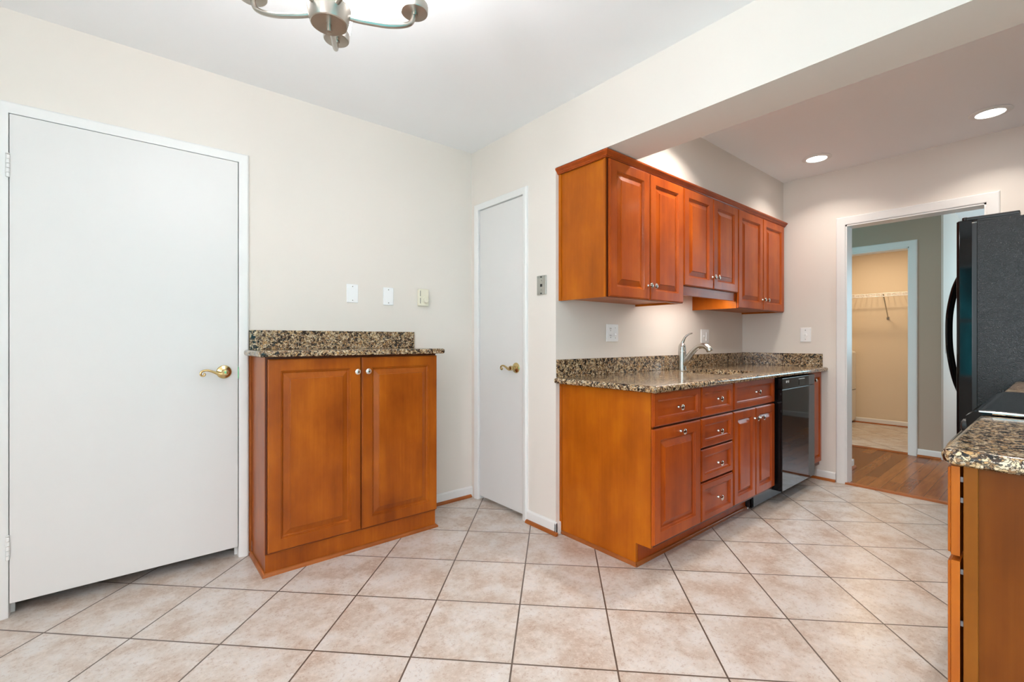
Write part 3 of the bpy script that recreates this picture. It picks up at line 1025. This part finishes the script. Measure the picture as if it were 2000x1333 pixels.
# refrigerator
t = thing('refrigerator', 'tall black refrigerator with pebbled side and curved handles', 'refrigerator', (3.86, -.1, 0))
FX0, FX1 = 3.420, 4.275
m = B()
box(m, FX0, FX1, -.58, .302, .03, 1.748, .004, 2)
obj('cabinet', m, PEBBLE, t)
m = box(B(), FX0 + .012, FX1 - .012, .302, .320, .05, 1.742)
obj('gasket', m, BLACKSAT, t)
mid = (FX0 + FX1) / 2 - .02
for a, c in ((FX0, mid - .003), (mid + .003, FX1)):
    m = B()
    loops = []
    n = 12
    for z, ins in ((.06, .004), (.064, 0), (1.756, 0), (1.760, .004)):
        lp = [(a + ins, .320, z), (c - ins, .320, z)]
        fr = rrect(a + ins, c - ins, .20, .380 - ins, .014)
        fr = [(p[0], max(p[1], .320), z) for p in fr[:14]]
        loops.append([(c - ins, .320, z)] + fr + [(a + ins, .320, z)])
    rings(m, loops)
    d = obj('door', m, BLACKGLOSS, t)
    hx = (c - .045) if a == FX0 else (a + .045)
    m = B()
    tube(m, [(hx, .376, .74), (hx, .398, .79), (hx, .430, .90), (hx, .452, 1.05), (hx, .457, 1.18), (hx, .452, 1.30), (hx, .430, 1.43), (hx, .398, 1.52), (hx, .376, 1.57)], [.012, .014, .014, .014, .014, .012], 12, 6, .8)
    obj('handle', m, BLACKGLOSS, d)
for a, c in ((FX0 + .02, FX0 + .09), (FX1 - .09, FX1 - .02)):
    m = B()
    box(m, a, c, .15, .345, 1.7605, 1.778, .004, 2)
    box(m, a, c, .15, .30, 1.748, 1.7605)
    lathe(m, [(.012, 0), (.012, .018), (.009, .021)], ((a + c) / 2 - .015, .350, 1.7605), (0, 0, 1), 16)
    obj('hinge_cover', m, BLACKSAT, t)
m = box(B(), FX0 + .02, FX1 - .02, .29, .31, .0, .05)
obj('base_grille', m, BLACKSAT, t)

# ------------------------------------------------------------------ wall plates
def screw(parent, c, n, r=.0032, mat=STEEL):
    m = B()
    lathe(m, [(r, 0), (r, .0008), (r * .6, .0014)], c, n, 10)
    return obj('screw', m, mat, parent)

for lab, x0, x1, z0, z1 in (('left blank white cover plate on the left wall, nearer the white door', 1.000, 1.070, 1.348, 1.459),
                            ('blank white cover plate on the left wall next to the cream thermostat', 1.230, 1.299, 1.344, 1.455)):
    t = thing('wall_plate', lab, 'cover plate', ((x0 + x1) / 2, YA, z0), 'blank cover plates on the left wall')
    obj('plate', box(B(), x0, x1, YA - .006, YA - .0002, z0, z1, .003, 3), WPLASTIC, t)
    for zz in (z0 + .014, z1 - .014):
        screw(t, ((x0 + x1) / 2, YA - .006, zz), (0, -1, 0), mat=STEEL)
t = thing('thermostat', 'cream dial thermostat on the left wall near the corner', 'thermostat', (1.503, YA, 1.35))
obj('housing', box(B(), 1.468, 1.540, YA - .030, YA - .0002, 1.348, 1.461, .006, 3), CREAMP, t)
m = B()
lathe(m, [(.023, 0), (.023, .004), (.019, .006), (.0185, .014), (.016, .017), (.004, .018)], (1.512, YA - .030, 1.387), (0, -1, 0), 28)
obj('dial', m, CREAMP, t)
for q in (1.412, 1.364):
    obj('vent_slot', box(B(), 1.474, 1.4775, YA - .0305, YA - .028, q, q + .036), DARKSLOT, t)
t = thing('phone_jack', 'grey metal phone jack plate on the wall between pantry door and cabinets', 'phone jack', (XB, 2.006, 1.393))
obj('plate', box(B(), XB - .009, XB - .0002, 1.968, 2.046, 1.394, 1.509, .003, 3), PHONEP, t)
obj('jack_opening', box(B(), XB - .0105, XB - .008, 1.999, 2.015, 1.442, 1.458), DARKSLOT, t)
for zz in (1.402, 1.500):
    obj('mounting_slot', box(B(), XB - .0105, XB - .008, 2.003, 2.012, zz - .004, zz + .004), DARKSLOT, t)
for zz in (1.424, 1.479):
    screw(t, (XB - .009, 2.007, zz), (-1, 0, 0))

t = thing('outlet', 'double white outlet and switch plate over the sink counter, left of the faucet', 'outlet', (2.42, YC, 1.113))
obj('plate', box(B(), 2.360, 2.480, YC - .007, YC - .0002, 1.113, 1.226, .003, 3), WPLASTIC, t)
for zz in (1.148, 1.192):
    m = B()
    lathe(m, [(.0165, 0), (.0165, .002), (.015, .003)], (2.395, YC - .007, zz), (0, -1, 0), 20)
    r_ = obj('receptacle', m, WPLASTIC, t)
    m = B()
    box(m, 2.388, 2.3905, YC - .0106, YC - .009, zz + .001, zz + .010)
    box(m, 2.399, 2.4015, YC - .0106, YC - .009, zz + .001, zz + .009)
    lathe(m, [(.0028, 0), (.0028, .0015)], (2.395, YC - .0093, zz - .008), (0, -1, 0), 10)
    obj('slots', m, DARKSLOT, r_)
m = B()
box(m, 2.438, 2.456, YC - .009, YC - .007, 1.150, 1.190, .001, 1)
obj('switch_frame', m, WPLASTIC, t)
m = prism(B(), [(YC - .009, 1.158), (YC - .009, 1.172), (YC - .019, 1.160), (YC - .017, 1.154)], 'x', 2.443, 2.451)
obj('toggle', m, WPLASTIC, t)
for zz in (1.137, 1.203):
    screw(t, (2.447, YC - .007, zz), (0, -1, 0))

t = thing('dimmer_switch', 'white slide dimmer switch on the sink wall above the faucet spout', 'switch', (3.62, YC, 1.098))
obj('plate', box(B(), 3.556, 3.680, YC - .008, YC - .0002, 1.098, 1.210, .003, 3), WPLASTIC, t)
obj('slider', box(B(), 3.628, 3.640, YC - .013, YC - .008, 1.118, 1.186, .002, 2), WPLASTIC, t)
m = prism(B(), [(YC - .008, 1.148), (YC - .008, 1.162), (YC - .020, 1.158), (YC - .018, 1.151)], 'x', 3.588, 3.598)
obj('toggle', m, WPLASTIC, t)

def toggle_x(label, xw, y0, y1, z0, z1):
    t = thing('light_switch', label, 'switch', (xw, (y0 + y1) / 2, z0))
    obj('plate', box(B(), xw - .006, xw - .0002, y0, y1, z0, z1, .003, 3), WPLASTIC, t)
    zc, yc = (z0 + z1) / 2, (y0 + y1) / 2
    m = B()
    lathe(m, [(.012, 0), (.012, .002), (.010, .003)], (xw - .006, yc, zc), (-1, 0, 0), 16)
    obj('switch_frame', m, WPLASTIC, t)
    m = B()
    prism(m, [(xw - .008, zc - .004), (xw - .008, zc + .009), (xw - .018, zc + .010), (xw - .018, zc + .004)], 'y', yc - .004, yc + .004)
    obj('toggle', m, WPLASTIC, t)
    for zz in (z0 + .02, z1 - .02):
        screw(t, (xw - .006, yc, zz), (-1, 0, 0))
    return t
toggle_x('single white toggle switch on the far wall between counter and doorway', XD, 1.342, 1.420, 1.108, 1.224)
t = thing('light_switch', 'white toggle switch on the bluish hall wall behind the refrigerator handles', 'switch', (6.165, .754, .99))
obj('plate', box(B(), 6.10, 6.235, .748, .7538, .99, 1.125, .003, 3), WPLASTIC, t)
m = prism(B(), [(.748, 1.045), (.748, 1.062), (.735, 1.068), (.735, 1.060)], 'x', 6.162, 6.172)
obj('toggle', m, WPLASTIC, t)

# ------------------------------------------------------------------ recessed ceiling lights
DL = [(3.905, 1.180, 'recessed ceiling light farther left, above the sink run end'), (3.905, .288, 'recessed ceiling light on the right, above the refrigerator side'),
      (2.50, 1.24, 'recessed ceiling light hidden behind the header, over the drawers'), (2.55, .15, 'added recessed ceiling light hidden behind the header, over the range')]  # the one over the range is unseen, added for its light
def lamp(parent, loc, power, r, col, spread):
    l = bpy.data.lights.new('lamp', 'AREA')
    l.shape = 'DISK'
    l.size = r * 2
    l.energy = power
    l.color = col
    l.spread = math.radians(spread)
    o = bpy.data.objects.new('lamp', l)
    o.location = Vector(loc) - wl(parent)
    return link(o, parent)
for x, y, lab in DL:
    t = thing('downlight', lab, 'ceiling light', (x, y, H), 'recessed kitchen ceiling lights')
    m = B()
    lathe(m, [(.062, -.0005), (.092, -.0005), (.094, -.003), (.090, -.006), (.066, -.010), (.062, -.006)], (x, y, H), (0, 0, 1), 36, False)
    obj('trim_ring', m, TRIM, t)
    m = B()
    lathe(m, [(.070, -.003), (.064, -.0075), (.03, -.0088), (.002, -.009)], (x, y, H), (0, 0, 1), 36)
    obj('lens', m, LENS, t)
    lamp(t, (x, y, H - .013), 2.7 if x > 3 else 5.2, .045, (1.0, .91, .82), 124)

# ------------------------------------------------------------------ chandelier
hx, hy, hz = .405, 1.236, 1.95
t = thing('chandelier', 'brushed nickel five-arm chandelier with frosted glass shades, top left', 'chandelier', (hx, hy, hz))
m = B()
lathe(m, [(.002, 0), (.044, 0), (.0465, .002), (.050, .014), (.0540, .040), (.0550, .043), (.052, .046), (.02, .050), (.014, .056), (.012, .06)], (hx, hy, hz), (0, 0, 1), 40)
obj('hub', m, NICKEL, t)
m = B()
lathe(m, [(.0066, 0), (.0066, -.012), (.0078, -.0125), (.0078, -.0200), (.005, -.0205)], (hx, hy, hz + .001), (0, 0, 1), 16)
obj('finial', m, NICKEL, t)
m = B()
lathe(m, [(.008, 0), (.008, H - hz - .09)], (hx, hy, hz + .06), (0, 0, 1), 16)
obj('stem', m, NICKEL, t)
m = B()
lathe(m, [(.065, 0), (.064, -.012), (.045, -.025), (.012, -.032)], (hx, hy, H - .0005), (0, 0, 1), 32)
obj('canopy', m, NICKEL, t)
R = .225
zc = hz + .099
for deg in (-14.3, 66.5, 131.0, 203.0, 274.0):
    a = math.radians(deg)
    ux, uy = math.cos(a), math.sin(a)
    P = lambda r, z: (hx + ux * r, hy + uy * r, z)
    m = B()
    tube(m, [P(.046, hz + .033), P(.08, hz + .034), P(.12, hz + .038), P(.15, hz + .042), P(.18, hz + .050), P(.203, hz + .060), P(.218, hz + .074), P(R, zc + .004)], .0068, 14, 8)
    arm = obj('arm', m, NICKEL, t)
    m = B()
    lathe(m, [(.0095, -.008), (.0095, 0), (.036, .0005), (.0375, .003), (.0385, .022), (.0385, .024), (.034, .025), (.002, .025)], P(R, zc), (0, 0, 1), 32)
    obj('cup', m, NICKEL, arm)
    m = B()
    lathe(m, [(.0365, .026), (.040, .030), (.046, .07), (.055, .13), (.058, .15), (.0565, .15), (.0535, .13), (.0445, .07), (.037, .032)], P(R, zc), (0, 0, 1), 32, False)
    obj('glass_shade', m, SHADE, arm)
    pl = bpy.data.lights.new('bulb', 'POINT')
    pl.energy = 1.2
    pl.color = (.98, .95, .99)
    pl.shadow_soft_size = .02
    po = bpy.data.objects.new('bulb', pl)
    po.location = Vector(P(R, zc + .13)) - wl(arm)
    link(po, arm)

# ------------------------------------------------------------------ closet across the hall
t = thing('washing_machine', 'cream-white laundry appliance in the closet across the hall', 'appliance', (7.3, 2.15, 0))
m = B()
box(m, 6.98, 7.655, 1.836, 2.52, .02, .976, .035, 4)
obj('cabinet', m, WASHW, t)
m = box(B(), 6.985, 7.60, 1.832, 1.84, .452, .458)
obj('panel_seam', m, DARKSLOT, t)
for px, py in ((7.05, 1.88), (7.58, 1.88), (7.05, 2.47), (7.58, 2.47)):
    m = B()
    lathe(m, [(.02, 0), (.02, .012), (.012, .03)], (px, py, .004), (0, 0, 1), 12)
    obj('foot', m, DARKSLOT, t)
t = thing('wire_shelf', 'white wire shelf with brace on the closet back wall across the hall', 'shelf', (7.5, 1.6, 1.7))
m = B()
for k in range(40):
    yy = .86 + k * .0535
    tube(m, [(7.655, yy, 1.712), (7.31, yy, 1.712), (7.302, yy, 1.700), (7.302, yy, 1.672)], .0022, 5, 1)
for px, pz in ((7.65, 1.708), (7.48, 1.708), (7.302, 1.709), (7.300, 1.672)):
    tube(m, [(px, .845, pz), (px, 2.98, pz)], .0042, 6, 1)
obj('wire_deck', m, WPLASTIC, t)
m = B()
tube(m, [(7.315, 1.478, 1.695), (7.652, 1.497, 1.415)], .0065, 8, 1)
box(m, 7.648, 7.66, 1.485, 1.51, 1.39, 1.425)
obj('brace', m, STEEL, t)
# warm ceiling lamp, unseen, added to light the closet
t = thing('added_closet_lamp', 'added unseen small round ceiling lamp inside the closet across the hall', 'ceiling light', (6.8, 1.6, H))
m = B()
lathe(m, [(.10, 0), (.10, -.02), (.085, -.055), (.04, -.075), (.002, -.078)], (6.8, 1.6, H), (0, 0, 1), 28)
obj('glass_bowl', m, emis('warm_lit_glass', (1.0, .78, .5), 2.0), t)
lamp(t, (6.8, 1.6, H - .09), 9, .09, (1.0, .76, .50), 170)
